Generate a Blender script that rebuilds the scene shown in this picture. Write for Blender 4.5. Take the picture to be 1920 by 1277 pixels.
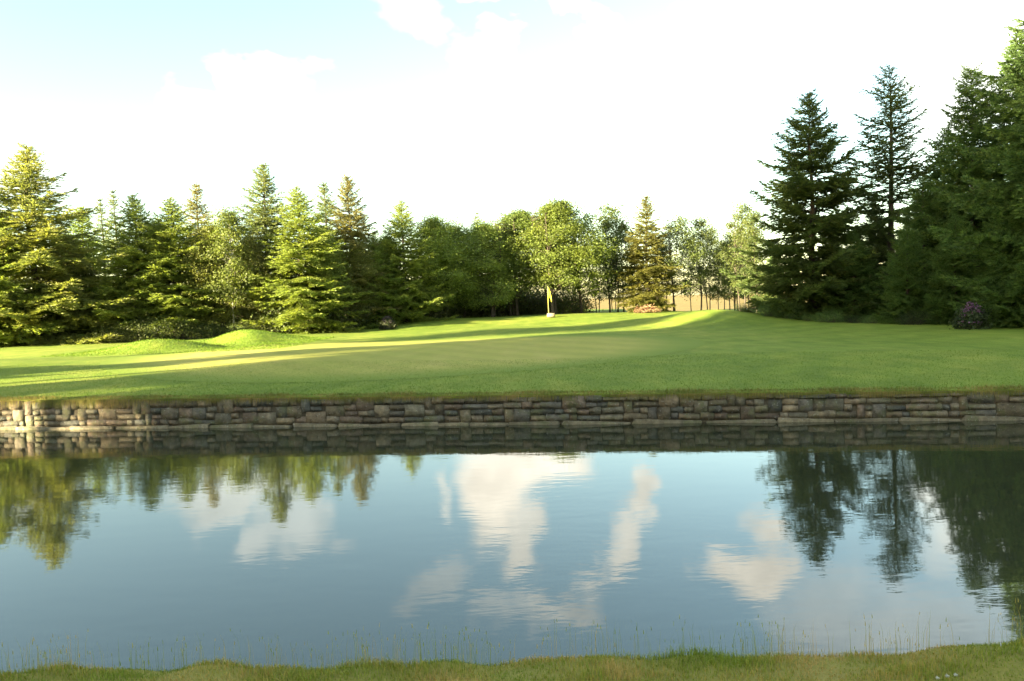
import bpy, bmesh, math, random
import numpy as np
from mathutils import Matrix, Vector

R = math.radians
for o in list(bpy.data.objects):
    bpy.data.objects.remove(o)
scene = bpy.context.scene
COL = scene.collection

# ------------------------------------------------------------------ camera
F_PX, W_PX, H_PX = 1450.0, 1920.0, 1277.0
EYE = 2.2                                    # metres above the water
PITCH, ROLL = 2.9, -2.1
cam_d = bpy.data.cameras.new('camera')
cam_d.sensor_width = 36.0
cam_d.lens = 36.0 * F_PX / W_PX
cam_d.clip_start, cam_d.clip_end = 0.1, 20000
cam = bpy.data.objects.new('camera', cam_d)
COL.objects.link(cam)
CAM_R = Matrix.Rotation(R(90 - PITCH), 4, 'X') @ Matrix.Rotation(R(ROLL), 4, 'Z')
cam.matrix_world = Matrix.Translation((0, 0, EYE)) @ CAM_R
scene.camera = cam

# ------------------------------------------------------------------ sun, sky, exposure
SUN_EL, SUN_AZ = 12.0, 35.0                  # light travels to the right and SUN_AZ degrees away from the camera
SUN_STRENGTH, SKY_STRENGTH, EXPOSURE = 2.75, 0.050, 4.26
ld = Vector((math.cos(R(SUN_EL)) * math.cos(R(SUN_AZ)), math.cos(R(SUN_EL)) * math.sin(R(SUN_AZ)), -math.sin(R(SUN_EL))))
sun_d = bpy.data.lights.new('sun', 'SUN')
sun_d.energy, sun_d.angle, sun_d.color = SUN_STRENGTH, R(0.6), (1.0, 0.86, 0.54)
sun = bpy.data.objects.new('sun', sun_d)
COL.objects.link(sun)
sun.rotation_euler = ld.to_track_quat('-Z', 'Y').to_euler()
sun.location = (-40, -20, 30)

scene.view_settings.view_transform = 'Standard'
scene.view_settings.look = 'None'
scene.view_settings.exposure = EXPOSURE
scene.view_settings.gamma = 1.0
scene.view_settings.use_curve_mapping = False
scene.cycles.use_denoising = True
scene.cycles.max_bounces = 6
scene.cycles.diffuse_bounces = 3
scene.cycles.glossy_bounces = 3
scene.cycles.transmission_bounces = 4
scene.cycles.caustics_reflective = False
scene.cycles.caustics_refractive = False


def ray(u, v):
    """world direction of a photograph pixel, scaled so that its Y is 1"""
    d = CAM_R.to_3x3() @ Vector(((u - W_PX / 2) / F_PX, (H_PX / 2 - v) / F_PX, -1.0))
    return d / d.y


def at(u, v, D):
    d = ray(u, v)
    return d.x * D, D, EYE + d.z * D


class NT:
    """small helper for node trees"""
    def __init__(self, tree):
        self.t = tree
        tree.nodes.clear()

    def n(self, typ, props=None, **inp):
        nd = self.t.nodes.new(typ)
        for k, v in (props or {}).items():
            setattr(nd, k, v)
        for k, v in inp.items():
            key = int(k[1:]) if k[0] == 'i' and k[1:].isdigit() else k.replace('_', ' ')
            s = nd.inputs[key]
            if isinstance(v, bpy.types.NodeSocket):
                self.t.links.new(v, s)
            else:
                s.default_value = v
        return nd

    def m(self, op, a, b=0.0, c=0.0, clamp=False):
        return self.n('ShaderNodeMath', {'operation': op, 'use_clamp': clamp}, i0=a, i1=b, i2=c).outputs[0]

    def mix(self, fac, a, b, blend='MIX'):
        nd = self.n('ShaderNodeMix', {'data_type': 'RGBA', 'blend_type': blend}, i0=fac)
        for idx, v in ((6, a), (7, b)):
            if isinstance(v, bpy.types.NodeSocket):
                self.t.links.new(v, nd.inputs[idx])
            else:
                nd.inputs[idx].default_value = tuple(v) + ((1.0,) if len(v) == 3 else ())
        return nd.outputs[2]

    def noise(self, vec, scale, detail=3.0, rough=0.55, dist=0.0):
        return self.n('ShaderNodeTexNoise', None, Vector=vec, Scale=scale, Detail=detail, Roughness=rough, Distortion=dist)

    def ramp(self, fac, stops):
        nd = self.n('ShaderNodeValToRGB', None, Fac=fac)
        e = nd.color_ramp.elements
        while len(e) < len(stops):
            e.new(0.5)
        for el, (p, c) in zip(e, stops):
            el.position = p
            el.color = tuple(c) + (1.0,) if len(c) == 3 else c
        return nd.outputs[0]

    def map(self, vec, scale=(1, 1, 1), loc=(0, 0, 0), rot=(0, 0, 0)):
        return self.n('ShaderNodeMapping', None, Vector=vec, Scale=scale, Location=loc, Rotation=rot).outputs[0]


def build_world():
    w = bpy.data.worlds.new('World')
    scene.world = w
    w.use_nodes = True
    t = NT(w.node_tree)
    sky = t.n('ShaderNodeTexSky', {'sky_type': 'NISHITA', 'sun_disc': False, 'sun_elevation': R(SUN_EL),
                                   'sun_rotation': math.atan2(-ld.x, -ld.y) % (2 * math.pi),
                                   'air_density': 1.0, 'dust_density': 0.8, 'ozone_density': 1.0})
    gen = t.n('ShaderNodeTexCoord').outputs['Generated']
    xyz = t.n('ShaderNodeSeparateXYZ', None, Vector=gen)
    az = t.m('ARCTAN2', xyz.outputs[0], xyz.outputs[1])
    el = t.m('ARCSINE', xyz.outputs[2])
    # edges of the clouds are broken up by noise
    n1 = t.noise(t.map(gen, (1, 1, 1.6)), 7.0, 5.0, 0.52)
    sp = t.n('ShaderNodeSeparateColor', None, Color=n1.outputs['Color'])
    azd = t.m('MULTIPLY_ADD', t.m('SUBTRACT', sp.outputs[0], 0.5), 0.30, az)
    eld = t.m('MULTIPLY_ADD', t.m('SUBTRACT', sp.outputs[1], 0.5), 0.20, el)
    # cumulus clouds: azimuth, elevation, half widths (degrees), density
    blobs = [(-0.6, 12.6, 3.5, 4.2, 0.95), (1.2, 16.6, 1.8, 2.0, 0.7), (-6.4, 13.0, 1.0, 1.4, 0.5),
             (9.0, 15.4, 1.6, 2.0, 0.8), (7.6, 18.8, 1.9, 1.6, 0.7), (4.2, 21.3, 2.6, 1.1, 0.5), (0.5, 22.6, 2.4, 1.2, 0.3),
             (-4.6, 19.6, 2.6, 1.9, 0.3), (16.8, 19.4, 2.9, 1.6, 0.85), (28.0, 21.5, 8.0, 3.6, 0.35),
             (-19.5, 13.0, 4.0, 1.6, 0.5), (-16.8, 15.2, 2.2, 1.2, 0.35), (34.0, 13.0, 6.0, 5.0, 0.7), (-36.0, 9.0, 8.0, 2.5, 0.5)]
    cover = None
    for a, e, sa, se, dens in blobs:
        da = t.m('DIVIDE', t.m('SUBTRACT', azd, R(a)), R(sa))
        de = t.m('DIVIDE', t.m('SUBTRACT', eld, R(e)), R(se))
        r2 = t.m('ADD', t.m('MULTIPLY', da, da), t.m('MULTIPLY', de, de))
        g = t.n('ShaderNodeMapRange', {'interpolation_type': 'SMOOTHSTEP'}, i0=r2, i1=0.10, i2=1.85, i3=dens, i4=0.0).outputs[0]
        cover = g if cover is None else t.m('MAXIMUM', cover, g)
    # scattered clouds all round the rest of the sky
    n2 = t.noise(t.map(gen, (1, 1, 2.4), (3.1, 7.7, 1.3)), 3.2, 7.0, 0.6)
    gen_c = t.n('ShaderNodeMapRange', {'interpolation_type': 'SMOOTHSTEP'}, i0=n2.outputs[0], i1=0.47, i2=0.68, i3=0.0, i4=0.85).outputs[0]
    wide = t.n('ShaderNodeMapRange', {'interpolation_type': 'SMOOTHSTEP'}, i0=t.m('ABSOLUTE', az), i1=R(34), i2=R(50), i3=0.0, i4=1.0).outputs[0]
    high = t.n('ShaderNodeMapRange', {'interpolation_type': 'SMOOTHSTEP'}, i0=el, i1=R(24), i2=R(36), i3=0.0, i4=1.0).outputs[0]
    gen_c = t.m('MULTIPLY', gen_c, t.m('MAXIMUM', wide, high))
    cover = t.m('MAXIMUM', cover, gen_c)
    skyc = t.mix(1.0, sky.outputs[0], (0.62, 0.62, 0.53), "MULTIPLY")
    n3 = t.noise(t.map(gen, (1, 1, 1.8)), 11.0, 6.0, 0.6).outputs[0]
    shade = t.n('ShaderNodeMapRange', None, i0=n3, i1=0.3, i2=0.7, i3=0.7, i4=1.25).outputs[0]
    cloud = t.mix(1.0, (3.1, 2.85, 2.35), t.n('ShaderNodeCombineColor', None, i0=shade, i1=shade, i2=shade).outputs[0], 'MULTIPLY')
    col = t.mix(cover, skyc, cloud)
    bg = t.n('ShaderNodeBackground', None, Color=col, Strength=SKY_STRENGTH)
    out = t.n('ShaderNodeOutputWorld')
    t.t.links.new(bg.outputs[0], out.inputs[0])


build_world()

# ------------------------------------------------------------------ materials
MATS = {}


def material(name):
    m = bpy.data.materials.new(name)
    m.use_nodes = True
    MATS[name] = m
    t = NT(m.node_tree)
    t.out = t.n('ShaderNodeOutputMaterial')
    return t


def finish(t, shader):
    t.t.links.new(shader, t.out.inputs[0])


def foliage_mat(name, transl, rough=0.6, vmin=0.55, vmax=1.45, warm=(1.14, 1.04, 0.82)):
    t = material(name)
    oi = t.n('ShaderNodeObjectInfo')
    geo = t.n('ShaderNodeNewGeometry')
    tc = t.n('ShaderNodeTexCoord').outputs['Object']
    isl = geo.outputs['Random Per Island']
    f = t.n('ShaderNodeMapRange', None, i0=isl, i1=0.0, i2=1.0, i3=vmin, i4=vmax).outputs[0]
    c = t.mix(1.0, oi.outputs['Color'], t.n('ShaderNodeCombineColor', None, i0=f, i1=f, i2=f).outputs[0], 'MULTIPLY')
    n = t.noise(tc, 0.9, 3.0).outputs[0]
    nf = t.n('ShaderNodeMapRange', None, i0=n, i1=0.42, i2=0.68, i3=0.0, i4=1.0).outputs[0]
    c = t.mix(nf, c, t.mix(1.0, c, warm, 'MULTIPLY'))
    b = t.n('ShaderNodeBsdfPrincipled', None, Base_Color=c, Roughness=rough)
    b.inputs['Specular IOR Level'].default_value = 0.25
    tr = t.n('ShaderNodeBsdfTranslucent', None, Color=t.mix(1.0, c, (1.25, 1.3, 0.6), 'MULTIPLY'))
    finish(t, t.n('ShaderNodeMixShader', None, i0=transl, i1=b.outputs[0], i2=tr.outputs[0]).outputs[0])


foliage_mat('needles', 0.45)
foliage_mat('leaves', 0.42, 0.5)
foliage_mat('petals', 0.3, 0.6, 0.7, 1.3, (1.1, 1.0, 1.05))


def bark_mat(name, a, b, scale=(6, 6, 1.2), pale=None):
    t = material(name)
    tc = t.n('ShaderNodeTexCoord').outputs['Object']
    n = t.noise(t.map(tc, scale), 3.0, 5.0, 0.65).outputs[0]
    c = t.ramp(n, [(0.32, a), (0.68, b)])
    bs = t.n('ShaderNodeBsdfPrincipled', None, Base_Color=c, Roughness=0.9,
             Normal=t.n('ShaderNodeBump', None, Height=n, Strength=0.6, Distance=0.03).outputs[0])
    finish(t, bs.outputs[0])


bark_mat('bark', (0.035, 0.026, 0.018), (0.085, 0.064, 0.045))
bark_mat('birch_bark', (0.10, 0.085, 0.06), (0.50, 0.46, 0.38), (2, 2, 9))


def ground_mat(name, stops, fine, bump=0.012, stretch=(1, 1, 1), mow=None):
    t = material(name)
    tc = t.n('ShaderNodeTexCoord').outputs['Object']
    big = t.noise(t.map(tc, stretch), 0.22, 4.0, 0.6).outputs[0]
    mid = t.noise(t.map(tc, stretch), 1.6, 4.0, 0.6).outputs[0]
    sm = t.noise(tc, fine, 4.0, 0.7).outputs[0]
    f = t.m('ADD', t.m('MULTIPLY', big, 0.36), t.m('ADD', t.m('MULTIPLY', mid, 0.34), t.m('MULTIPLY', sm, 0.30)))
    c = t.ramp(f, stops)
    if mow:
        wv = t.n('ShaderNodeTexWave', {'wave_type': 'BANDS', 'bands_direction': 'X'}, Vector=t.map(tc, rot=(0, 0, R(mow[0]))), Scale=mow[1], Distortion=1.2, Detail=1.0).outputs['Fac']
        k = t.n('ShaderNodeMapRange', None, i0=wv, i1=0.35, i2=0.65, i3=0.955, i4=1.035).outputs[0]
        c = t.mix(1.0, c, t.n('ShaderNodeCombineColor', None, i0=k, i1=k, i2=k).outputs[0], 'MULTIPLY')
    b = t.n('ShaderNodeBsdfPrincipled', None, Base_Color=c, Roughness=0.85,
            Normal=t.n('ShaderNodeBump', None, Height=t.m('ADD', sm, t.m('MULTIPLY', mid, 0.6)), Strength=0.7, Distance=bump).outputs[0])
    b.inputs['Specular IOR Level'].default_value = 0.15
    finish(t, b.outputs[0])
    return t


ground_mat('lawn', [(0.38, (0.095, 0.148, 0.014)), (0.50, (0.150, 0.205, 0.024)), (0.61, (0.235, 0.255, 0.040))], 16.0, 0.03, (1, 0.45, 1), (58, 0.16))
t = ground_mat('green', [(0.38, (0.250, 0.265, 0.046)), (0.52, (0.305, 0.292, 0.060)), (0.62, (0.360, 0.315, 0.082))], 24.0, 0.004, (1, 0.3, 1), (-35, 0.22))
_b = next(n for n in t.t.nodes if n.type == 'BSDF_PRINCIPLED')
_e = t.n('ShaderNodeAttribute', {'attribute_name': 'collar'}).outputs['Fac']
_tc = t.n('ShaderNodeTexCoord').outputs['Object']
_e = t.m('ADD', _e, t.m('MULTIPLY', t.m('SUBTRACT', t.noise(_tc, 0.9, 4.0, 0.7).outputs[0], 0.5), 0.35), clamp=True)
_c = t.mix(_e, _b.inputs['Base Color'].links[0].from_socket, (0.150, 0.205, 0.024))
t.t.links.new(_c, _b.inputs['Base Color'])
ground_mat('straw_field', [(0.36, (0.13, 0.10, 0.035)), (0.55, (0.24, 0.175, 0.06)), (0.68, (0.32, 0.23, 0.08))], 3.0, 0.05)
ground_mat('turf', [(0.36, (0.16, 0.16, 0.03)), (0.52, (0.24, 0.22, 0.05)), (0.66, (0.32, 0.25, 0.09))], 18.0, 0.03)
ground_mat('rubble', [(0.36, (0.045, 0.038, 0.026)), (0.52, (0.085, 0.07, 0.048)), (0.66, (0.13, 0.11, 0.075))], 22.0, 0.05)
ground_mat('soil', [(0.36, (0.035, 0.028, 0.016)), (0.52, (0.06, 0.05, 0.026)), (0.66, (0.09, 0.085, 0.035))], 18.0, 0.03)

# grass blades: colour differs from blade to blade
for nm, stops in (('rough_grass', [(0.0, (0.18, 0.24, 0.025)), (0.30, (0.27, 0.29, 0.04)), (0.45, (0.40, 0.31, 0.07)), (0.70, (0.50, 0.33, 0.11)), (1.0, (0.66, 0.48, 0.22))]),
                  ('dry_grass', [(0.0, (0.12, 0.14, 0.028)), (0.4, (0.24, 0.20, 0.05)), (0.75, (0.36, 0.25, 0.085)), (1.0, (0.46, 0.34, 0.14))]),
                  ('mown_grass', [(0.0, (0.085, 0.15, 0.010)), (0.5, (0.13, 0.20, 0.016)), (1.0, (0.21, 0.24, 0.03))])):
    t = material(nm)
    isl = t.n('ShaderNodeNewGeometry').outputs['Random Per Island']
    tc = t.n('ShaderNodeTexCoord').outputs['Object']
    n = t.noise(tc, 1.7, 4.0).outputs[0]
    f = t.m('ADD', t.m('MULTIPLY', isl, 0.45), t.m('MULTIPLY', t.m('SUBTRACT', n, 0.47), 2.0), clamp=True)
    c = t.ramp(f, stops)
    b = t.n('ShaderNodeBsdfPrincipled', None, Base_Color=c, Roughness=0.6)
    b.inputs['Specular IOR Level'].default_value = 0.2
    tr = t.n('ShaderNodeBsdfTranslucent', None, Color=c)
    finish(t, t.n('ShaderNodeMixShader', None, i0=0.3, i1=b.outputs[0], i2=tr.outputs[0]).outputs[0])

# stone: each stone's own colour comes from its object colour
t = material('stone')
oi = t.n('ShaderNodeObjectInfo')
tc = t.n('ShaderNodeNewGeometry').outputs['Position']
n = t.noise(tc, 9.0, 5.0, 0.65).outputs[0]
c = t.mix(1.0, oi.outputs['Color'], t.ramp(n, [(0.3, (0.45, 0.45, 0.45)), (0.7, (1.4, 1.4, 1.4))]), 'MULTIPLY')
li = t.noise(tc, 3.3, 4.0, 0.7).outputs[0]
lf = t.n('ShaderNodeMapRange', None, i0=li, i1=0.50, i2=0.64, i3=0.0, i4=0.75).outputs[0]
c = t.mix(lf, c, (0.105, 0.11, 0.045))
pl = t.noise(tc, 26.0, 3.0, 0.7).outputs[0]
pf = t.n('ShaderNodeMapRange', None, i0=pl, i1=0.60, i2=0.68, i3=0.0, i4=0.6).outputs[0]
c = t.mix(pf, c, (0.33, 0.33, 0.28))
b = t.n('ShaderNodeBsdfPrincipled', None, Base_Color=c, Roughness=0.88,
        Normal=t.n('ShaderNodeBump', None, Height=t.m('ADD', n, t.m('MULTIPLY', pl, 0.5)), Strength=1.0, Distance=0.04).outputs[0])
finish(t, b.outputs[0])

# pond water: dark body, mirror at grazing angles, faint ripples
t = material('water')
tc = t.n('ShaderNodeTexCoord').outputs['Object']
r1 = t.noise(t.map(tc, (0.55, 1.5, 1), rot=(0, 0, R(12))), 2.6, 3.0, 0.5, 0.3).outputs[0]
r2 = t.noise(t.map(tc, (0.8, 2.2, 1), rot=(0, 0, R(-9))), 7.0, 2.0, 0.5).outputs[0]
patch = t.n('ShaderNodeMapRange', None, i0=t.noise(tc, 0.22, 2.0).outputs[0], i1=0.35, i2=0.65, i3=0.35, i4=1.2).outputs[0]
h = t.m('MULTIPLY', t.m('ADD', t.m('MULTIPLY', r1, 0.75), t.m('MULTIPLY', r2, 0.25)), patch)
b = t.n('ShaderNodeBsdfPrincipled', None, Base_Color=(0.028, 0.033, 0.018, 1), Roughness=0.025, IOR=1.85,
        Normal=t.n('ShaderNodeBump', None, Height=h, Strength=0.17, Distance=0.012).outputs[0])
finish(t, b.outputs[0])


def plain(name, col, rough=0.6):
    t = material(name)
    tc = t.n('ShaderNodeTexCoord').outputs['Object']
    n = t.noise(tc, 8.0, 3.0).outputs[0]
    f = t.n('ShaderNodeMapRange', None, i0=n, i1=0.3, i2=0.7, i3=0.8, i4=1.15).outputs[0]
    c = t.mix(1.0, col, t.n('ShaderNodeCombineColor', None, i0=f, i1=f, i2=f).outputs[0], 'MULTIPLY')
    finish(t, t.n('ShaderNodeBsdfPrincipled', None, Base_Color=c, Roughness=rough).outputs[0])


plain('yellow_cloth', (0.85, 0.74, 0.05), 0.7)
plain('yellow_paint', (0.78, 0.66, 0.10), 0.4)
plain('pale_stone', (0.24, 0.19, 0.13), 0.9)
plain('white_petal', (0.5, 0.5, 0.44), 0.8)
plain('old_wood', (0.26, 0.17, 0.08), 0.9)


# ------------------------------------------------------------------ mesh helpers
def mesh_np(name, V, F, mat, smooth=False):
    V = np.asarray(V, dtype=np.float32).reshape(-1, 3)
    F = np.asarray(F, dtype=np.int32)
    k = F.shape[1]
    me = bpy.data.meshes.new(name)
    me.vertices.add(len(V))
    me.vertices.foreach_set('co', V.ravel())
    me.loops.add(F.size)
    me.loops.foreach_set('vertex_index', F.ravel())
    me.polygons.add(len(F))
    me.polygons.foreach_set('loop_start', np.arange(0, F.size, k, dtype=np.int32))
    me.polygons.foreach_set('loop_total', np.full(len(F), k, dtype=np.int32))
    if smooth:
        me.polygons.foreach_set('use_smooth', np.ones(len(F), dtype=bool))
    me.update(calc_edges=True)
    me.materials.append(MATS[mat])
    return me


def obj(name, me, parent=None, loc=None, color=None, kind=None):
    o = bpy.data.objects.new(name, me)
    COL.objects.link(o)
    if parent is not None:
        o.parent = parent
    if loc is not None:
        o.location = loc
    if color is not None:
        o.color = tuple(color) + (1.0,)
    if kind:
        o['kind'] = kind
    return o


def thing(name, label, cat, loc, rz=0.0, group=None, scale=(1, 1, 1)):
    o = bpy.data.objects.new(name, None)
    COL.objects.link(o)
    o.empty_display_size = 0.3
    o.location, o.rotation_euler, o.scale = loc, (0, 0, rz), scale
    tag(o, label, cat, group)
    return o


def tag(o, label, cat, group=None):
    o['label'], o['category'] = label, cat
    if group:
        o['group'] = group
    return o


class Tubes:
    """tapered tubes collected into one mesh"""
    def __init__(self, sides=6):
        self.V, self.F, self.n, self.k = [], [], 0, sides

    def add(self, P, rad, sides=None):
        P = np.asarray(P, float)
        k = sides or self.k
        T = np.gradient(P, axis=0)
        T /= np.linalg.norm(T, axis=1, keepdims=True) + 1e-9
        up = np.array([0.31, 0.17, 1.0]) if abs(T[0][2]) < 0.8 else np.array([1.0, 0.2, 0.0])
        A = np.cross(T, up)
        A /= np.linalg.norm(A, axis=1, keepdims=True) + 1e-9
        B = np.cross(T, A)
        a = np.arange(k) * 2 * np.pi / k
        ring = (A[:, None, :] * np.cos(a)[None, :, None] + B[:, None, :] * np.sin(a)[None, :, None]) * np.asarray(rad)[:, None, None]
        V = (P[:, None, :] + ring).reshape(-1, 3)
        m = len(P)
        i, j = np.meshgrid(np.arange(m - 1), np.arange(k), indexing='ij')
        a0 = (i * k + j).ravel(); b0 = (i * k + (j + 1) % k).ravel()
        Q = np.stack([a0, b0, b0 + k, a0 + k], 1) + self.n
        self.V.append(V); self.F.append(Q); self.n += len(V)

    def mesh(self, name, mat):
        return mesh_np(name, np.concatenate(self.V), np.concatenate(self.F), mat, True)


def unit(a):
    return a / (np.linalg.norm(a, axis=-1, keepdims=True) + 1e-9)


# ------------------------------------------------------------------ terrain
def wall_y(x):
    return 13.75 - 0.17 * x


def wall_top(x):
    return 0.50 - 0.006 * np.clip(x, -16, 16)


def sstep(a, b, x):
    t = np.clip((x - a) / (b - a), 0, 1)
    return t * t * (3 - 2 * t)


def terrain(x, y):
    x = np.asarray(x, float); y = np.asarray(y, float)
    s = np.maximum(y - wall_y(x), 0)
    z = wall_top(x) + 0.015 + 0.20 * (1 - np.exp(-s / 7.0))
    def g(cx, cy, sx, sy, amp, rot=0.0):
        c, n = math.cos(rot), math.sin(rot)
        dx, dy = x - cx, y - cy
        u, v = dx * c + dy * n, -dx * n + dy * c
        return amp * np.exp(-(u / sx) ** 2 - (v / sy) ** 2)
    z = z + g(-14.3, 31.0, 1.5, 1.4, 0.50) + g(-12.0, 35.5, 1.7, 1.5, 0.52) + 0.10 * np.exp(-((x + 13) / 3.5) ** 2 - ((y - 33.5) / 3.5) ** 2) * np.sin(x * 2.1 + 0.4) * np.cos(y * 1.3)
    z = z + g(-17.5, 24.0, 3.0, 2.5, 0.22)
    win = sstep(-10.5, -6.0, x) * (1 - sstep(11.0, 17.0, x))
    z = z + 0.42 * win * sstep(43, 55, y)
    z = z + g(10.8, 41.0, 3.0, 4.2, 0.70, 0.3)
    z = z + 0.03 * np.sin(x * 0.55 + y * 0.21) * sstep(2, 8, s) + 0.02 * np.sin(y * 0.5 - x * 0.17) * sstep(2, 8, s)
    return z


def grid_sheet(name, xs, ys, zf, mat, yoff=None):
    Xg, S = np.meshgrid(xs, ys, indexing='xy')
    Yg = S if yoff is None else yoff(Xg, S)
    V = np.stack([Xg, Yg, zf(Xg, Yg)], -1).reshape(-1, 3)
    nx, ny = len(xs), len(ys)
    i, j = np.meshgrid(np.arange(ny - 1), np.arange(nx - 1), indexing='ij')
    a = (i * nx + j).ravel()
    return mesh_np(name, V, np.stack([a, a + 1, a + 1 + nx, a + nx], 1), mat, True)


def lawn_ground():
    xs = np.concatenate([np.linspace(-110, -34, 30), np.linspace(-33, 33, 300), np.linspace(34, 110, 30)])
    ss = np.concatenate([[-0.001, 0.0], np.linspace(0.12, 48, 230), np.linspace(49, 66, 30)])
    def zf(X, Y):
        z = terrain(X, Y)
        z[0, :] -= 0.13
        return z
    me = grid_sheet('lawn', xs, ss, zf, 'lawn', lambda X, S: wall_y(X) + 0.10 + S + 0.025 * np.sin(X * 7.3) * (S < 0.1) + 0.02 * np.sin(X * 17.1 + 2) * (S < 0.1))
    obj('lawn', me, kind='structure')
    # dry field beyond the trees, out to the horizon
    xs = np.concatenate([-np.geomspace(3000, 60, 16), np.linspace(-50, 50, 30), np.geomspace(60, 3000, 16)])
    ys = np.concatenate([np.linspace(70, 130, 20), np.geomspace(140, 4000, 24)])
    me = grid_sheet('field', xs, ys, lambda X, Y: 0.62 + 0.25 * np.sin(X * 0.05 + Y * 0.02) * sstep(75, 110, Y) + 0.9 * sstep(75, 200, Y), 'straw_field')
    obj('field', me, kind='structure')


GREEN_C, GREEN_R = (-3.8, 25.6), (9.4, 8.8)


def green_radius(a):
    return 1.0 + 0.07 * np.cos(2 * a + 0.8) + 0.06 * np.sin(3 * a + 0.4)


def putting_green():
    na, nr = 128, 40
    V = [(GREEN_C[0], GREEN_C[1], float(terrain(*GREEN_C)) + 0.006)]
    a = np.arange(na) * 2 * np.pi / na
    P = []
    for k in range(1, nr + 1):
        r = k / nr * green_radius(a)
        P.append(np.stack([GREEN_C[0] + GREEN_R[0] * r * np.cos(a), GREEN_C[1] + GREEN_R[1] * r * np.sin(a)], 1))
    P = np.concatenate(P)
    z = terrain(P[:, 0], P[:, 1]) + 0.006
    V = np.concatenate([np.array(V), np.concatenate([P, z[:, None]], 1)])
    F = []
    for j in range(na):
        F.append((0, 1 + j, 1 + (j + 1) % na, 1 + (j + 1) % na))
    F = [(f[0], f[1], f[2]) for f in F]
    for k in range(nr - 1):
        for j in range(na):
            p, q = 1 + k * na + j, 1 + k * na + (j + 1) % na
            F.append((p, p + na, q + na)); F.append((p, q + na, q))
    me = mesh_np('putting_green', V, np.array(F), 'green', True)
    at_ = me.attributes.new('collar', 'FLOAT', 'POINT')
    at_.data.foreach_set('value', np.concatenate([[0.0], np.repeat(sstep(0.72, 1.0, np.arange(1, nr + 1) / nr), na)]).astype(np.float32))
    obj('putting_green', me, kind='structure')


def bank_edge(x):
    return 4.58 + 0.025 * np.sin(x * 2.3 + 0.5) + 0.02 * np.sin(x * 6.1) + 0.02 * np.sin(x * 13.0 + 1.0) - 0.03 * x


def bank_z(x, y):
    t = bank_edge(x) - y
    z = np.where(t < 0, np.maximum(t * 0.9, -0.6), 0.085 * (1 - np.exp(-np.maximum(t, 0) / 0.10)) + 0.10 * np.maximum(t, 0))
    z = z + 0.10 * np.exp(-((x - 3.0) / 0.6) ** 2) * sstep(-0.05, 0.35, t)
    return z + (0.012 * np.sin(x * 9 + y * 4) + 0.01 * np.sin(y * 11 - x * 5)) * sstep(0, 0.15, t)


def near_bank():
    xs = np.concatenate([np.linspace(-90, -7, 30), np.linspace(-6.8, 6.8, 220), np.linspace(7, 90, 30)])
    ts = np.concatenate([np.linspace(-1.0, 1.2, 70), np.linspace(1.3, 6, 24), np.linspace(6.5, 45, 18)])
    me = grid_sheet('near_bank', xs, ts, bank_z, 'turf', lambda X, T: bank_edge(np.clip(X, -8, 8)) - T)
    me.flip_normals()
    obj('bank', me, kind='structure')


def pond():
    xs = np.linspace(-90, 90, 61)
    me = grid_sheet('pond', xs, np.linspace(0, 1, 30), lambda X, Y: np.zeros_like(X), 'water',
                    lambda X, S: 3.0 + S * (wall_y(X) + 0.2 - 3.0))
    obj('pond', me, kind='structure')


lawn_ground()
putting_green()
near_bank()
pond()


# ------------------------------------------------------------------ retaining wall
WD = Vector((1, -0.17, 0)).normalized()      # along the wall
WN = Vector((-0.17, -1, 0)).normalized()     # out over the water


def stone_mesh(seed):
    rng = np.random.default_rng(seed)
    n = 2
    pts, faces, idx = [], [], {}
    def vid(p):
        key = tuple(np.round(p, 4))
        if key not in idx:
            idx[key] = len(pts); pts.append(p)
        return idx[key]
    for ax in range(3):
        for sg in (-1, 1):
            for i in range(n):
                for j in range(n):
                    q = []
                    for di, dj in ((0, 0), (1, 0), (1, 1), (0, 1)):
                        p = np.zeros(3)
                        p[ax] = sg
                        p[(ax + 1) % 3] = -1 + 2 * (i + di) / n
                        p[(ax + 2) % 3] = -1 + 2 * (j + dj) / n
                        q.append(vid(p))
                    faces.append(q if sg > 0 else q[::-1])
    P = np.array(pts)
    corner = (np.abs(P) > 0.99).sum(1)
    P = P * np.where(corner == 3, 0.975, np.where(corner == 2, 0.995, 1.005))[:, None]
    P += rng.normal(0, 0.05, P.shape)
    return mesh_np('stone', P * 0.5, np.array(faces), 'stone', False)


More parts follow.
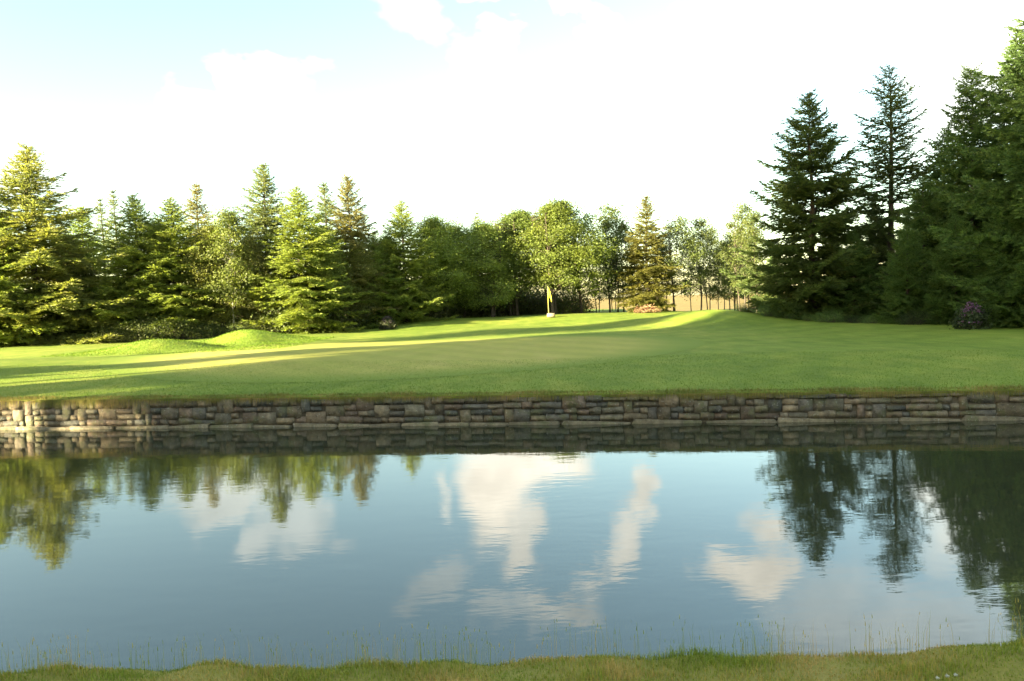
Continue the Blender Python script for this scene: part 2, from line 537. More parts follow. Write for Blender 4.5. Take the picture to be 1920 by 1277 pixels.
def retaining_wall():
    rng = random.Random(11)
    root = thing('retaining_wall', 'low dry stone retaining wall with grassy top along the far side of the pond', 'wall', (0, wall_y(0), 0))
    # earth core behind the stones, out past both ends of the view
    xs = np.linspace(-70, 70, 141)
    V, F = [], []
    for x in xs:
        y = wall_y(x) - wall_y(0)
        zt = float(wall_top(x)) - 0.03
        for dy, z in ((0.015, -0.5), (0.015, zt), (0.5, zt), (0.5, -0.5)):
            V.append((x, y + dy, z))
    for i in range(len(xs) - 1):
        for k in range(3):
            a = i * 4 + k
            F.append((a, a + 4, a + 5, a + 1))
    core = obj('core', mesh_np('wall_core', V, np.array(F), 'rubble'), root)
    variants = [stone_mesh(k) for k in range(14)]
    tones = [(0.14, 0.12, 0.09), (0.23, 0.20, 0.16), (0.17, 0.15, 0.125), (0.21, 0.17, 0.13), (0.13, 0.125, 0.12), (0.24, 0.20, 0.15), (0.16, 0.125, 0.105), (0.11, 0.115, 0.115), (0.20, 0.155, 0.13), (0.19, 0.18, 0.15)]

    def put(x0, x1, z0, z1, depth, proud, name='stone', tone=None):
        xc = (x0 + x1) / 2
        me = rng.choice(variants)
        o = obj(name, me, root)
        gap = 0.004
        o.scale = (max(x1 - x0 - gap, 0.03), depth, max(z1 - z0 - gap, 0.02))
        p = Vector((xc, wall_y(xc) - wall_y(0), (z0 + z1) / 2)) + WN * (proud - depth / 2)
        o.location = p
        o.rotation_euler = (rng.uniform(-0.05, 0.05), rng.uniform(-0.05, 0.05), math.atan2(WD.y, WD.x) + rng.uniform(-0.05, 0.05))
        c = tone or rng.choice(tones)
        k = rng.uniform(0.62, 1.08)
        o.color = (c[0] * k, c[1] * k * 0.93, c[2] * k * 0.78, 1)
    X0, X1 = -11.7, 10.3
    # long footing blocks at the waterline, standing a little forward
    x = X0
    while x < X1:
        w = rng.uniform(0.55, 1.25)
        put(x, min(x + w, X1), -0.12, 0.05 + rng.uniform(-0.014, 0.012), 0.30, 0.085 + rng.uniform(-0.02, 0.02), 'footing_block', (0.22, 0.195, 0.145))
        x += w
    # rough courses with some tall stones bridging two of them
    rows = [(0.05, 0.165), (0.165, 0.275), (0.275, 0.385), (0.385, 1.0)]
    taken = [[], [], [], []]
    for r, (z0, z1) in enumerate(rows):
        x = X0 + rng.uniform(0, 0.2)
        while x < X1:
            w = rng.choice([rng.uniform(0.11, 0.24), rng.uniform(0.20, 0.46)])
            hit = next(((a, b) for a, b in taken[r] if a < x + w and b > x), None)
            if hit:
                if hit[0] - x > 0.12:
                    w = hit[0] - x
                else:
                    x = hit[1]
                    continue
            top = float(wall_top(x + w / 2))
            zz1 = min(z1, top) + rng.uniform(-0.022, 0.022)
            if r < 3 and rng.random() < 0.28 and w < 0.42:
                zz1 = rows[r + 1][1] if r + 1 < 3 else top - 0.005
                taken[r + 1].append((x, x + w))
            if r == 3:
                zz1 = top + rng.uniform(-0.03, 0.005)
            if zz1 - z0 > 0.045:
                put(x, x + w, z0, zz1, 0.26, 0.016 + rng.uniform(-0.010, 0.016))
            x += w


retaining_wall()


# ------------------------------------------------------------------ grass
def blades(rng, P, length, width, lean, segs=2):
    """tapered bent blades: P roots, arrays of length and width"""
    n = len(P)
    a = rng.uniform(0, 2 * np.pi, n)
    d = np.stack([np.cos(a), np.sin(a), np.zeros(n)], 1)
    s = np.stack([-np.sin(a), np.cos(a), np.zeros(n)], 1)
    ln = lean * rng.uniform(0.2, 1.0, n)
    mid = P + (d * ln[:, None] * 0.30 + np.array([0, 0, 0.62])) * length[:, None]
    tip = P + (d * ln[:, None] + np.array([0, 0, 1.0]) * (1 - 0.35 * ln[:, None])) * length[:, None]
    w = width[:, None]
    V = np.stack([P - s * w, P + s * w, mid - s * w * 0.7, mid + s * w * 0.7, tip], 1).reshape(-1, 3)
    b = np.arange(n)[:, None] * 5
    F = np.stack([b + [0, 1, 3], b + [0, 3, 2], b + [2, 3, 4]], 1).reshape(-1, 3)
    return V, F


def bank_grass():
    rng = np.random.default_rng(5)
    def scatter(n, x0, x1, t0, t1):
        x = rng.uniform(x0, x1, n); t = t0 + (t1 - t0) * rng.uniform(0, 1, n)
        y = bank_edge(x) - t
        return x, y
    x, y = scatter(52000, -4.2, 4.2, 0.01, 1.0)
    x2, y2 = scatter(12000, -9.0, 9.0, 0.01, 1.6)
    x, y = np.concatenate([x, x2]), np.concatenate([y, y2])
    P = np.stack([x, y, bank_z(x, y) - 0.004], 1)
    clump = 0.5 + 0.5 * np.sin(x * 5.1 + 1.3 * np.sin(y * 7)) * np.sin(y * 6.3 + x * 2.2)
    L = (0.018 + 0.05 * clump ** 1.5) * rng.uniform(0.5, 1.35, len(x))
    V, F = blades(rng, P, L, rng.uniform(0.0012, 0.0026, len(x)), 0.75)
    tag(obj('rough_grass', mesh_np('rough_grass', V, F, 'rough_grass'), kind='stuff'), 'short rough green and straw coloured grass on the near bank', 'grass')
    # thin flowering stems standing above the turf at the water's edge
    n = 1150
    cx = rng.uniform(-4.4, 4.4, 120)
    x = rng.choice(cx, n) + rng.normal(0, 0.12, n)
    y = bank_edge(x) - rng.uniform(-0.02, 0.28, n)
    P = np.stack([x, y, np.maximum(bank_z(x, y), 0) - 0.01], 1)
    L = rng.uniform(0.07, 0.28, n)
    V, F = blades(rng, P, L, np.full(n, 0.0011), 0.28)
    # seed heads
    tips = V.reshape(-1, 5, 3)[:, 4]
    keep = rng.uniform(0, 1, n) < 0.55
    hp = tips[keep] - np.array([0, 0, 0.022])
    V2, F2 = blades(rng, hp, rng.uniform(0.02, 0.035, len(hp)), np.full(len(hp), 0.0024), 0.25)
    V, F = np.concatenate([V, V2]), np.concatenate([F, F2 + len(V)])
    tag(obj('grass_stems', mesh_np('grass_stems', V, F, 'rough_grass'), kind='stuff'), 'thin flowering grass stems standing against the water on the near bank', 'grass')


def wall_fringe():
    rng = np.random.default_rng(8)
    n = 26000
    x = rng.uniform(-15, 13.5, n)
    y = wall_y(x) + 0.10 + rng.uniform(-0.05, 0.32, n) ** 1.0
    P = np.stack([x, y, terrain(x, y) - 0.02], 1)
    L = (0.045 + 0.045 * (0.5 + 0.5 * np.sin(x * 3.7) * np.sin(x * 1.3 + 1))) * rng.uniform(0.5, 1.4, n)
    V, F = blades(rng, P, L, rng.uniform(0.002, 0.004, n), 0.9)
    # tufts hanging over the stones
    n2 = 12000
    x2 = rng.choice(rng.uniform(-15, 13.5, 420), n2) + rng.normal(0, 0.10, n2)
    P2 = np.stack([x2, wall_y(x2) + 0.06, wall_top(x2) + 0.0], 1)
    d = np.stack([WN.x + rng.normal(0, 0.35, n2), WN.y + rng.normal(0, 0.2, n2), np.zeros(n2)], 1)
    L2 = (rng.uniform(0.05, 0.16, n2) + 0.16 * sstep(-5.5, -8.0, x2) * rng.uniform(0, 1, n2))[:, None]
    s = np.tile(np.array([[WD.x, WD.y, 0]]), (n2, 1)) * rng.uniform(0.002, 0.004, n2)[:, None]
    mid = P2 + (d * 0.75 + np.array([0, 0, 0.25])) * np.minimum(L2, 0.11) + 0
    tip = mid + (d * 0.12 + np.array([0, 0, -0.8])) * L2
    VV = np.stack([P2 - s, P2 + s, mid - s, mid + s, tip], 1).reshape(-1, 3)
    b = np.arange(n2)[:, None] * 5
    FF = np.stack([b + [0, 1, 3], b + [0, 3, 2], b + [2, 3, 4]], 1).reshape(-1, 3) + len(V)
    tag(obj('dry_grass_fringe', mesh_np('dry_grass', np.concatenate([V, VV]), np.concatenate([F, FF]), 'dry_grass'), kind='stuff'),
        'fringe of dry brown grass hanging over the top of the stone wall', 'grass')
    # short mown blades on the nearest strip of lawn
    n = 90000
    x = rng.uniform(-15, 13, n)
    y = wall_y(x) + 0.3 + 7.0 * rng.uniform(0, 1, n) ** 1.5
    P = np.stack([x, y, terrain(x, y) - 0.004], 1)
    V, F = blades(rng, P, rng.uniform(0.015, 0.038, n), rng.uniform(0.002, 0.004, n), 0.8)
    n = 30000
    x = rng.uniform(-17.5, -8.5, n); y = rng.uniform(28.5, 37.5, n)
    P = np.stack([x, y, terrain(x, y) - 0.004], 1)
    V2, F2 = blades(rng, P, rng.uniform(0.03, 0.08, n), rng.uniform(0.004, 0.008, n), 0.8)
    V, F = np.concatenate([V, V2]), np.concatenate([F, F2 + len(V)])
    tag(obj('mown_grass', mesh_np('mown_grass', V, F, 'mown_grass'), kind='stuff'), 'short mown grass blades on the lawn behind the stone wall', 'grass')


bank_grass()
wall_fringe()


# ------------------------------------------------------------------ trees
def conifer(seed, H, Rb, whorl=0.27, per=5, z0=0.25, droop=0.28, tuft=0.17, gap=0.0, lean=0.0, top_el=48.0, low_el=-10.0, twig_gap=0.13, power=0.70):
    """a spruce: whorled boughs, side twigs, needle tufts; returns (trunk mesh, crown mesh)"""
    rng = np.random.default_rng(seed)
    wood = Tubes(7)
    zz = np.linspace(0, H, 14)
    bend = np.stack([0.04 * np.sin(zz * 0.9 + seed), 0.04 * np.cos(zz * 0.7 + seed)], 1)
    P = np.concatenate([bend, zz[:, None]], 1)
    rad = 0.014 * H * (1 - zz / H) ** 0.9 + 0.006
    rad[0] *= 1.35
    P[0, 2] = -0.25
    wood.add(P, rad)
    VV = []
    z = z0 + 0.1
    while z < H - 0.22:
        t = (z - z0) / (H - z0)
        n = per + rng.integers(-1, 2) if t < 0.94 else 4
        ph = rng.uniform(0, 2 * np.pi)
        low = 0.72 + 0.28 * sstep(0.0, 0.18, t)
        for k in range(n):
            if rng.uniform() < gap:
                continue
            L = (Rb * (1 - t) ** power * low * rng.choice([1.0, 1.0, 0.8]) * rng.uniform(0.55, 1.22) + 0.08)
            a = ph + k * 2 * np.pi / n + rng.normal(0, 0.22)
            e = R(low_el + (top_el - low_el) * t ** 1.6 + rng.normal(0, 6))
            zb = z + rng.uniform(-0.10, 0.10)
            s = np.linspace(0, 1, 8)
            side = rng.normal(0, 0.10)
            out = np.array([np.cos(a), np.sin(a), 0]); tan = np.array([-np.sin(a), np.cos(a), 0])
            dr = droop * (1 - 0.6 * t)
            B = (out[None] * (L * s * np.cos(e))[:, None] + tan[None] * (L * side * s ** 2)[:, None]
                 + np.array([0, 0, 1.0])[None] * (L * (np.sin(e) * s - dr * s ** 1.5 + 0.75 * dr * s ** 4))[:, None])
            bx = np.interp(zb, zz, bend[:, 0]); by = np.interp(zb, zz, bend[:, 1])
            B = B + np.array([bx, by, zb])
            wood.add(B[::2] if L < 0.5 else B, (0.010 + 0.007 * L) * (1 - s[::2] * 0.9 if L < 0.5 else 1 - s * 0.9), 3)
            # side twigs
            m = max(3, int(L / twig_gap))
            st = np.linspace(0.16, 1.0, m) + rng.uniform(-0.02, 0.02, m)
            st = np.clip(st, 0.05, 1.0)
            pos = np.stack([np.interp(st, s, B[:, c]) for c in range(3)], 1)
            tg = unit(np.stack([np.interp(st, s, np.gradient(B[:, c])) for c in range(3)], 1))
            for sg in (-1, 1, 0):
                if sg == 0:
                    tl = np.full(m, L / m * 1.2)
                    td = tg
                else:
                    tl = np.minimum(0.85, 0.42 * (1 - st) * L + 0.26) * min(1.0, 0.3 + L / 1.2) * rng.uniform(0.6, 1.15, m)
                    sd = unit(np.cross(tg, np.array([0, 0, 1.0]))) * sg
                    td = unit(tg * 0.62 + sd * 0.78 + np.array([0, 0, -0.22]) + rng.normal(0, 0.16, (m, 3)))
                for i in range(m):
                    q = max(2, int(tl[i] / 0.058))
                    f = (np.arange(q) + rng.uniform(0, 1, q)) / q
                    base = pos[i] + td[i] * (tl[i] * f)[:, None] + np.array([0, 0, -0.12]) * (tl[i] * f ** 2)[:, None]
                    VV.append(np.concatenate([base, np.tile(td[i], (q, 1)), np.full((q, 1), 1 - 0.45 * t)], 1))
        z += whorl * rng.uniform(0.75, 1.2) * (0.75 if t > 0.8 else 1.0)
    lz = np.linspace(H - 0.6, H - 0.02, 26)
    VV.append(np.concatenate([np.stack([np.interp(lz, zz, bend[:, 0]), np.interp(lz, zz, bend[:, 1]), lz], 1), np.tile([0, 0, 1.0], (26, 1)), np.full((26, 1), 0.45)], 1))
    A = np.concatenate(VV)
    A = np.repeat(A, 3, axis=0)
    n = len(A)
    base, ax, tsc = A[:, :3], A[:, 3:6], A[:, 6]
    rd = unit(np.cross(ax, rng.normal(0, 1, (n, 3))))
    rd[:, 2] = np.abs(rd[:, 2]) * 0.6 + rd[:, 2] * 0.4
    ln = tuft * tsc * rng.uniform(0.6, 1.35, n)
    tip = base + unit(ax * 0.75 + rd * 0.75) * ln[:, None]
    wv = unit(np.cross(ax, rd)) * (tuft * tsc * 0.18 * rng.uniform(0.7, 1.3, n))[:, None]
    back = base - ax * 0.01
    V = np.stack([back - wv, back + wv, tip], 1).reshape(-1, 3)
    F = np.arange(n * 3).reshape(-1, 3)
    return wood.mesh('spruce_trunk', 'bark'), mesh_np('spruce_crown', V, F, 'needles')


def leaf_quads(rng, C, size, outward):
    n = len(C)
    nrm = unit(outward * 0.7 + rng.normal(0, 0.75, (n, 3)) + np.array([0, 0, 0.35]))
    a = unit(np.cross(nrm, rng.normal(0, 1, (n, 3))))
    b = np.cross(nrm, a)
    s = (size * rng.uniform(0.6, 1.3, n))[:, None]
    V = np.stack([C - a * s * 0.5, C + b * s * 0.30 + nrm * s * 0.06, C + a * s * 0.5, C - b * s * 0.30 + nrm * s * 0.06], 1).reshape(-1, 3)
    return V, np.arange(n * 4).reshape(-1, 4)


def broadleaf(seed, H, Rc, zc0, clumps, per, leaf=0.10, stems=1, bark='bark', spread=0.40, trunk_r=0.09):
    """a small deciduous tree: stems, limbs and leaf clumps; zc0 = where the crown starts"""
    rng = np.random.default_rng(seed)
    wood = Tubes(6)
    tops = []
    for k in range(stems):
        a = rng.uniform(0, 6.28)
        off = np.array([np.cos(a), np.sin(a)]) * (0.0 if stems == 1 else 0.22 * Rc)
        far = off * 1.8 + rng.normal(0, 0.08 * Rc, 2)
        zz = np.linspace(-0.2, H * 0.93, 10)
        f = np.linspace(0, 1, 10)[:, None]
        xy = off * (1 - f) + far * f + 0.05 * np.sin(f * 7 + k)
        P = np.concatenate([xy, zz[:, None]], 1)
        wood.add(P, trunk_r * (1 - 0.88 * np.linspace(0, 1, 10)) * rng.uniform(0.8, 1.1))
        tops.append(P)
    CC, OO = [], []
    for i in range(clumps):
        u = rng.uniform(0.02, 1.0)
        z = zc0 + (H - zc0) * u
        prof = (np.sin(np.pi * min(1, 0.18 + 0.82 * u ** 0.8)) ** 0.6 if u < 0.97 else 0.2)
        a = rng.uniform(0, 6.28)
        lobe = 0.85 + 0.22 * math.sin(2 * a + 5 * u + seed) + 0.14 * math.sin(5 * a - 9 * u + 2 * seed)
        r = Rc * prof * lobe * math.sqrt(rng.uniform(0.12, 1.0))
        z += rng.normal(0, 0.22)
        P = tops[rng.integers(len(tops))]
        zs = max(zc0 * 0.7, z - 0.5 * r - 0.25)
        root = np.array([np.interp(zs, P[:, 2], P[:, 0]), np.interp(zs, P[:, 2], P[:, 1]), zs])
        c = np.array([np.cos(a) * r, np.sin(a) * r, z])
        f = np.linspace(0, 1, 5)[:, None]
        mid = root * (1 - f) + c * f
        mid[:, 2] += 0.12 * r * np.sin(f[:, 0] * 3.14)
        wood.add(mid, (0.012 + 0.012 * r) * (1 - 0.8 * f[:, 0]), 4)
        m = int(per * rng.uniform(0.6, 1.4))
        q = rng.normal(0, 1, (m, 3)) * np.array([spread, spread, spread * 0.75]) * rng.choice([0.55, 0.8, 1.0, 1.25])
        CC.append(c + q); OO.append(unit(q + c * np.array([0.4, 0.4, 0]) + 1e-6))
    C, O = np.concatenate(CC), np.concatenate(OO)
    V, F = leaf_quads(rng, C, leaf, O)
    return wood.mesh('broadleaf_trunk', bark), mesh_np('broadleaf_crown', V, F, 'leaves')


def shrub(seed, Hs, Rs, clumps, per, leaf=0.09):
    rng = np.random.default_rng(seed)
    wood = Tubes(4)
    CC, OO = [], []
    for i in range(clumps):
        a = rng.uniform(0, 6.28); u = rng.uniform(0, 1)
        r = Rs * math.sqrt(rng.uniform(0.05, 1))
        z = Hs * (0.15 + 0.85 * u) * math.sqrt(max(0.12, 1 - (r / Rs) ** 2 * 0.8))
        c = np.array([r * np.cos(a), r * np.sin(a), z])
        f = np.linspace(0, 1, 4)[:, None]
        wood.add(np.array([r * 0.2 * np.cos(a), r * 0.2 * np.sin(a), -0.1]) * (1 - f) + c * f, 0.018 * (1 - 0.8 * f[:, 0]))
        q = rng.normal(0, 1, (per, 3)) * 0.22 * min(Hs, 1.5)
        q[:, 2] = np.maximum(q[:, 2], 0.02 - c[2])
        CC.append(c + q); OO.append(unit(q + c * np.array([0.4, 0.4, 0.1]) + 1e-6))
    V, F = leaf_quads(rng, np.concatenate(CC), leaf, np.concatenate(OO))
    return wood.mesh('shrub_stems', 'bark'), mesh_np('shrub_foliage', V, F, 'leaves')


PROTO = {
    'full_a': (10.0, conifer(1, 10.0, 3.5, whorl=0.29, per=6, droop=0.30, power=0.82, top_el=55)),
    'full_b': (10.0, conifer(2, 10.0, 3.7, whorl=0.32, per=6, droop=0.36, low_el=-4, power=0.85, top_el=55)),
    'full_c': (10.0, conifer(3, 10.0, 2.7, whorl=0.30, per=6, droop=0.24, power=0.80, top_el=55)),
    'slim_a': (10.0, conifer(4, 10.0, 2.0, whorl=0.34, per=5, power=0.80)),
    'slim_b': (10.0, conifer(5, 10.0, 2.1, whorl=0.40, per=5, gap=0.12, twig_gap=0.15, power=0.80)),
    'dark_a': (11.0, conifer(6, 11.0, 3.9, whorl=0.33, per=6, droop=0.40, low_el=4, top_el=45, power=0.80, tuft=0.18, gap=0.03, twig_gap=0.12)),
    'airy_a': (11.0, conifer(7, 11.0, 2.7, whorl=0.40, per=6, gap=0.12, droop=0.30, low_el=8, top_el=48, twig_gap=0.15, power=0.66, tuft=0.16)),
    'big_a': (14.0, conifer(8, 14.0, 5.4, whorl=0.50, per=7, droop=0.30, low_el=4, top_el=34, tuft=0.19, power=0.66, twig_gap=0.13, gap=0.03)),
    'alder': (8.0, broadleaf(21, 8.0, 2.4, 2.2, 150, 330, 0.115, 3)),
    'alder_b': (8.0, broadleaf(22, 8.0, 2.3, 1.2, 150, 320, 0.115, 2)),
    'tall_broad': (20.0, broadleaf(27, 20.0, 3.2, 6.8, 150, 200, 0.32, 1, 'bark', 0.8, 0.22)),
    'birch': (8.0, broadleaf(23, 8.0, 1.5, 2.4, 75, 190, 0.12, 1, 'birch_bark', 0.34, 0.075)),
    'wispy': (8.0, broadleaf(24, 8.0, 1.7, 1.7, 78, 125, 0.12, 2, 'bark', 0.36, 0.06)),
    'wispy_b': (8.0, broadleaf(25, 8.0, 1.4, 1.9, 58, 105, 0.12, 1, 'bark', 0.36, 0.06)),
    'shrub_a': (1.5, shrub(31, 1.5, 1.5, 60, 70)),
    'shrub_b': (1.2, shrub(32, 1.2, 1.7, 55, 70)),
}
NAMES = {'tall_broad': 'broadleaf_tree', 'alder': 'broadleaf_tree', 'alder_b': 'broadleaf_tree', 'birch': 'birch_tree', 'wispy': 'young_tree', 'wispy_b': 'young_tree', 'shrub_a': 'shrub', 'shrub_b': 'shrub'}
TREE_RNG = random.Random(3)


def plant(kind, x, y, height, color, label, cat='tree', group=None, width=1.0, rz=None, zoff=0.0):
    H0, (tm, cm) = PROTO[kind]
    k = height / H0
    z = float(terrain(x, y)) if y < 72 else 0.62
    root = thing(NAMES.get(kind, 'spruce_tree'), label, cat, (x, y, z + zoff), TREE_RNG.uniform(0, 6.28) if rz is None else rz, group, (k * width, k * width, k))
    small = kind.startswith('shrub')
    obj('stem' if small else 'trunk', tm, root)
    obj('foliage' if small else 'crown', cm, root, color=color)
    return root


def tree_px(kind, u, v, D, color, label, **kw):
    """a tree whose tip stands at photo pixel (u, v), D metres out"""
    x, y, z = at(u, v, D)
    # the trunk is vertical: keep the tip's position
    return plant(kind, x, y, z - float(terrain(x, D)), color, label, **kw)


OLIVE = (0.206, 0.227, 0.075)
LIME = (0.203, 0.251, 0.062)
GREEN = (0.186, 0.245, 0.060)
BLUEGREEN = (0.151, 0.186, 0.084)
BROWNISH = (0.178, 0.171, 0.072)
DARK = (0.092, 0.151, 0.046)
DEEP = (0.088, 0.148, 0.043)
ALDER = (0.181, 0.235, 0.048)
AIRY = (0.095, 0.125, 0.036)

# left belt, in the sun
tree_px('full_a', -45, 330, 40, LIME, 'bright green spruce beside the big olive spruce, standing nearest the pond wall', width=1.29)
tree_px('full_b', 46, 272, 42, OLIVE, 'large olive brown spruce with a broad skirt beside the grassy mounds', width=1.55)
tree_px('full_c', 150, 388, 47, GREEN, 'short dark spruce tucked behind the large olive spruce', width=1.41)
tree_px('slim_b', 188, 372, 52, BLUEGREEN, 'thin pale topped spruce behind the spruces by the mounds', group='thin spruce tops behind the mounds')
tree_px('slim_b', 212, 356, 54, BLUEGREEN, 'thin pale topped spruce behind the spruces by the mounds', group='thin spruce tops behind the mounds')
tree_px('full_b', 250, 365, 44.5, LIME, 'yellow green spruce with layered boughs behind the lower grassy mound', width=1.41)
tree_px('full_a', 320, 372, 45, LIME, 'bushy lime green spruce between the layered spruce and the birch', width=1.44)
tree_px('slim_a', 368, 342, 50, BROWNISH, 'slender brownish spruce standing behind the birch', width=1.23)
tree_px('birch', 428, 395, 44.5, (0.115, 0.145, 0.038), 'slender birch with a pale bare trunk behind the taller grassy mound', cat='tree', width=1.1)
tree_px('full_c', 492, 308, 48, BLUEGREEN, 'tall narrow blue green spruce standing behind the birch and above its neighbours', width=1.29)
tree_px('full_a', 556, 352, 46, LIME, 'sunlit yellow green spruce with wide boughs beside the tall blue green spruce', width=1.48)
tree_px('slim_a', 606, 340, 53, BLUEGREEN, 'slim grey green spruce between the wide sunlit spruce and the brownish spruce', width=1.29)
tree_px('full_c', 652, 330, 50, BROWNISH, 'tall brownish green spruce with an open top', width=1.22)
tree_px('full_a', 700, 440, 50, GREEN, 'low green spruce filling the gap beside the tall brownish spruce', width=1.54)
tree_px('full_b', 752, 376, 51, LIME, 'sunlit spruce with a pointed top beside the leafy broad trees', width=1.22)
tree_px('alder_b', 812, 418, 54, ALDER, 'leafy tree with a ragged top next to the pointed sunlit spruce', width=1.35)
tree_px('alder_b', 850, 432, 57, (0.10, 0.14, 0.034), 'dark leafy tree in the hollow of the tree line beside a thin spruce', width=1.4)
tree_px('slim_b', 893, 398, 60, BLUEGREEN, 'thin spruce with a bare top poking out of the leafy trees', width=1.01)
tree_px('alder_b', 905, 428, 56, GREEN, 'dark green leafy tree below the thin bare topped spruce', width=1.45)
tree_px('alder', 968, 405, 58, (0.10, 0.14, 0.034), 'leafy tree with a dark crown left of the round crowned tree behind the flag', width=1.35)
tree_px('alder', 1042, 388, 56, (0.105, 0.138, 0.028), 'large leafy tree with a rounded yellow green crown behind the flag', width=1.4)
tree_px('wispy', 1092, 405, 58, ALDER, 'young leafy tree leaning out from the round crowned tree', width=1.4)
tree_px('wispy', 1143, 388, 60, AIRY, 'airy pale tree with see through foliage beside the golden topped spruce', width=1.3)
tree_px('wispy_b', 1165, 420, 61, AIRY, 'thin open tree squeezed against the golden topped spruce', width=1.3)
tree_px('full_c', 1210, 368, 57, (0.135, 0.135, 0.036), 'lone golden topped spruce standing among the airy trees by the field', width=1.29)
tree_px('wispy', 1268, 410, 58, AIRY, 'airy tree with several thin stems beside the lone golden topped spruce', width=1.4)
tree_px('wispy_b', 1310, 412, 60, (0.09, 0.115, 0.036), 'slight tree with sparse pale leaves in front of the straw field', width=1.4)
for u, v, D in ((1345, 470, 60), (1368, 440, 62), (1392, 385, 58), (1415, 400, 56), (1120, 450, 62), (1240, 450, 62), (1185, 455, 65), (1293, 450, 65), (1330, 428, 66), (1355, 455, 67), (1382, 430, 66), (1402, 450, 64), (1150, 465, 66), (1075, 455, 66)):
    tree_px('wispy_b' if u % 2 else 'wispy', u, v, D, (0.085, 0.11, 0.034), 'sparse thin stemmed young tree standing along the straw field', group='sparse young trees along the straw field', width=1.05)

# right belt, in the shade
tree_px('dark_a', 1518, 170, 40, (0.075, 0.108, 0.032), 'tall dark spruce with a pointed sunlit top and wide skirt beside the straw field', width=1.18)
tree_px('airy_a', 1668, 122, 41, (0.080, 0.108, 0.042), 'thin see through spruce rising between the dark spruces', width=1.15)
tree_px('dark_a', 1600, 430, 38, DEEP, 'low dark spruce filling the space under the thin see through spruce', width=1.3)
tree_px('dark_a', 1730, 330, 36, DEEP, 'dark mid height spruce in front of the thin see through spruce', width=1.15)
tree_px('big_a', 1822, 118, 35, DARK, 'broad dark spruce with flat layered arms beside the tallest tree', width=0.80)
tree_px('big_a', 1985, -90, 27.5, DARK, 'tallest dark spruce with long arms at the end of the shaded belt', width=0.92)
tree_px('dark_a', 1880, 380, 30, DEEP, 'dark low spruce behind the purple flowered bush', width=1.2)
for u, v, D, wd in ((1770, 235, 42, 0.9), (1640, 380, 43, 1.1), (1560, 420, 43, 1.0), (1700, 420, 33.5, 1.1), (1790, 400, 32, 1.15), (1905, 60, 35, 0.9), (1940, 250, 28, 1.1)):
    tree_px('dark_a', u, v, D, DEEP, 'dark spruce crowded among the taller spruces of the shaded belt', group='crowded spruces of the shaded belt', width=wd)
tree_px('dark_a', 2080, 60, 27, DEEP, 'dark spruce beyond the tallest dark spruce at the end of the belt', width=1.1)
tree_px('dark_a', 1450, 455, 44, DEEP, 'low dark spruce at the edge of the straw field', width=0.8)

for u, v, D, c, wd in ((120, 452, 45, (0.15, 0.16, 0.045), 1.0), (290, 428, 46, LIME, 1.1), (395, 432, 45.5, (0.15, 0.165, 0.04), 1.1), (470, 455, 46, (0.15, 0.16, 0.05), 1.0),
                       (605, 440, 48.5, LIME, 1.05), (668, 462, 49, (0.15, 0.165, 0.045), 1.0), (725, 450, 52, GREEN, 1.0)):
    tree_px('alder_b', u, v, D, c, 'low leafy tree ' + {120: 'between the large olive spruce and the layered spruce', 290: 'between the layered spruce and the bushy lime spruce', 395: 'just behind the birch with the pale trunk',
            470: 'at the foot of the tall blue green spruce', 605: 'at the foot of the slim grey green spruce', 668: 'below the open topped brownish green spruce', 725: 'against the pointed sunlit spruce beside the broad trees'}[u],
            group='leafy trees between the sunlit spruces', width=wd)

# undergrowth
def bush_px(u, v, D, h, color, label, group, kind, width=1.0):
    x, y, z = at(u, v, D)
    return plant(kind, x, y, h, color, label, cat='shrub', group=group, width=width)


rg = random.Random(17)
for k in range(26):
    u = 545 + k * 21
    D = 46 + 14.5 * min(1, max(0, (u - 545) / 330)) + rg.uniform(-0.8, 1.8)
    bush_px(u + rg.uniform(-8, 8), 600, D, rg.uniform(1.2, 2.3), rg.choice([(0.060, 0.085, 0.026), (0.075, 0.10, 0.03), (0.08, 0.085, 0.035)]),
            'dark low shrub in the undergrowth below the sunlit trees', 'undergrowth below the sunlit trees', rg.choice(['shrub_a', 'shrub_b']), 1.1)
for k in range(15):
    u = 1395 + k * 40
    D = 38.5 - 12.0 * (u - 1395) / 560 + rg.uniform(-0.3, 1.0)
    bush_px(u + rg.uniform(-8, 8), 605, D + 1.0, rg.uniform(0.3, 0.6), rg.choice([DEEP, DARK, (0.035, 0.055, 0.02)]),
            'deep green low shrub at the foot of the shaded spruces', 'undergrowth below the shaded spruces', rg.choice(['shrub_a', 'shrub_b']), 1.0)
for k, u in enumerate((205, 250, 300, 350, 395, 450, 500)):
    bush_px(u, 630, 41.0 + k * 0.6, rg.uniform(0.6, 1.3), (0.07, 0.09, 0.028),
            'dim shrub under the spruces behind the grassy mounds', 'undergrowth behind the mounds', rg.choice(['shrub_a', 'shrub_b']), 1.0)

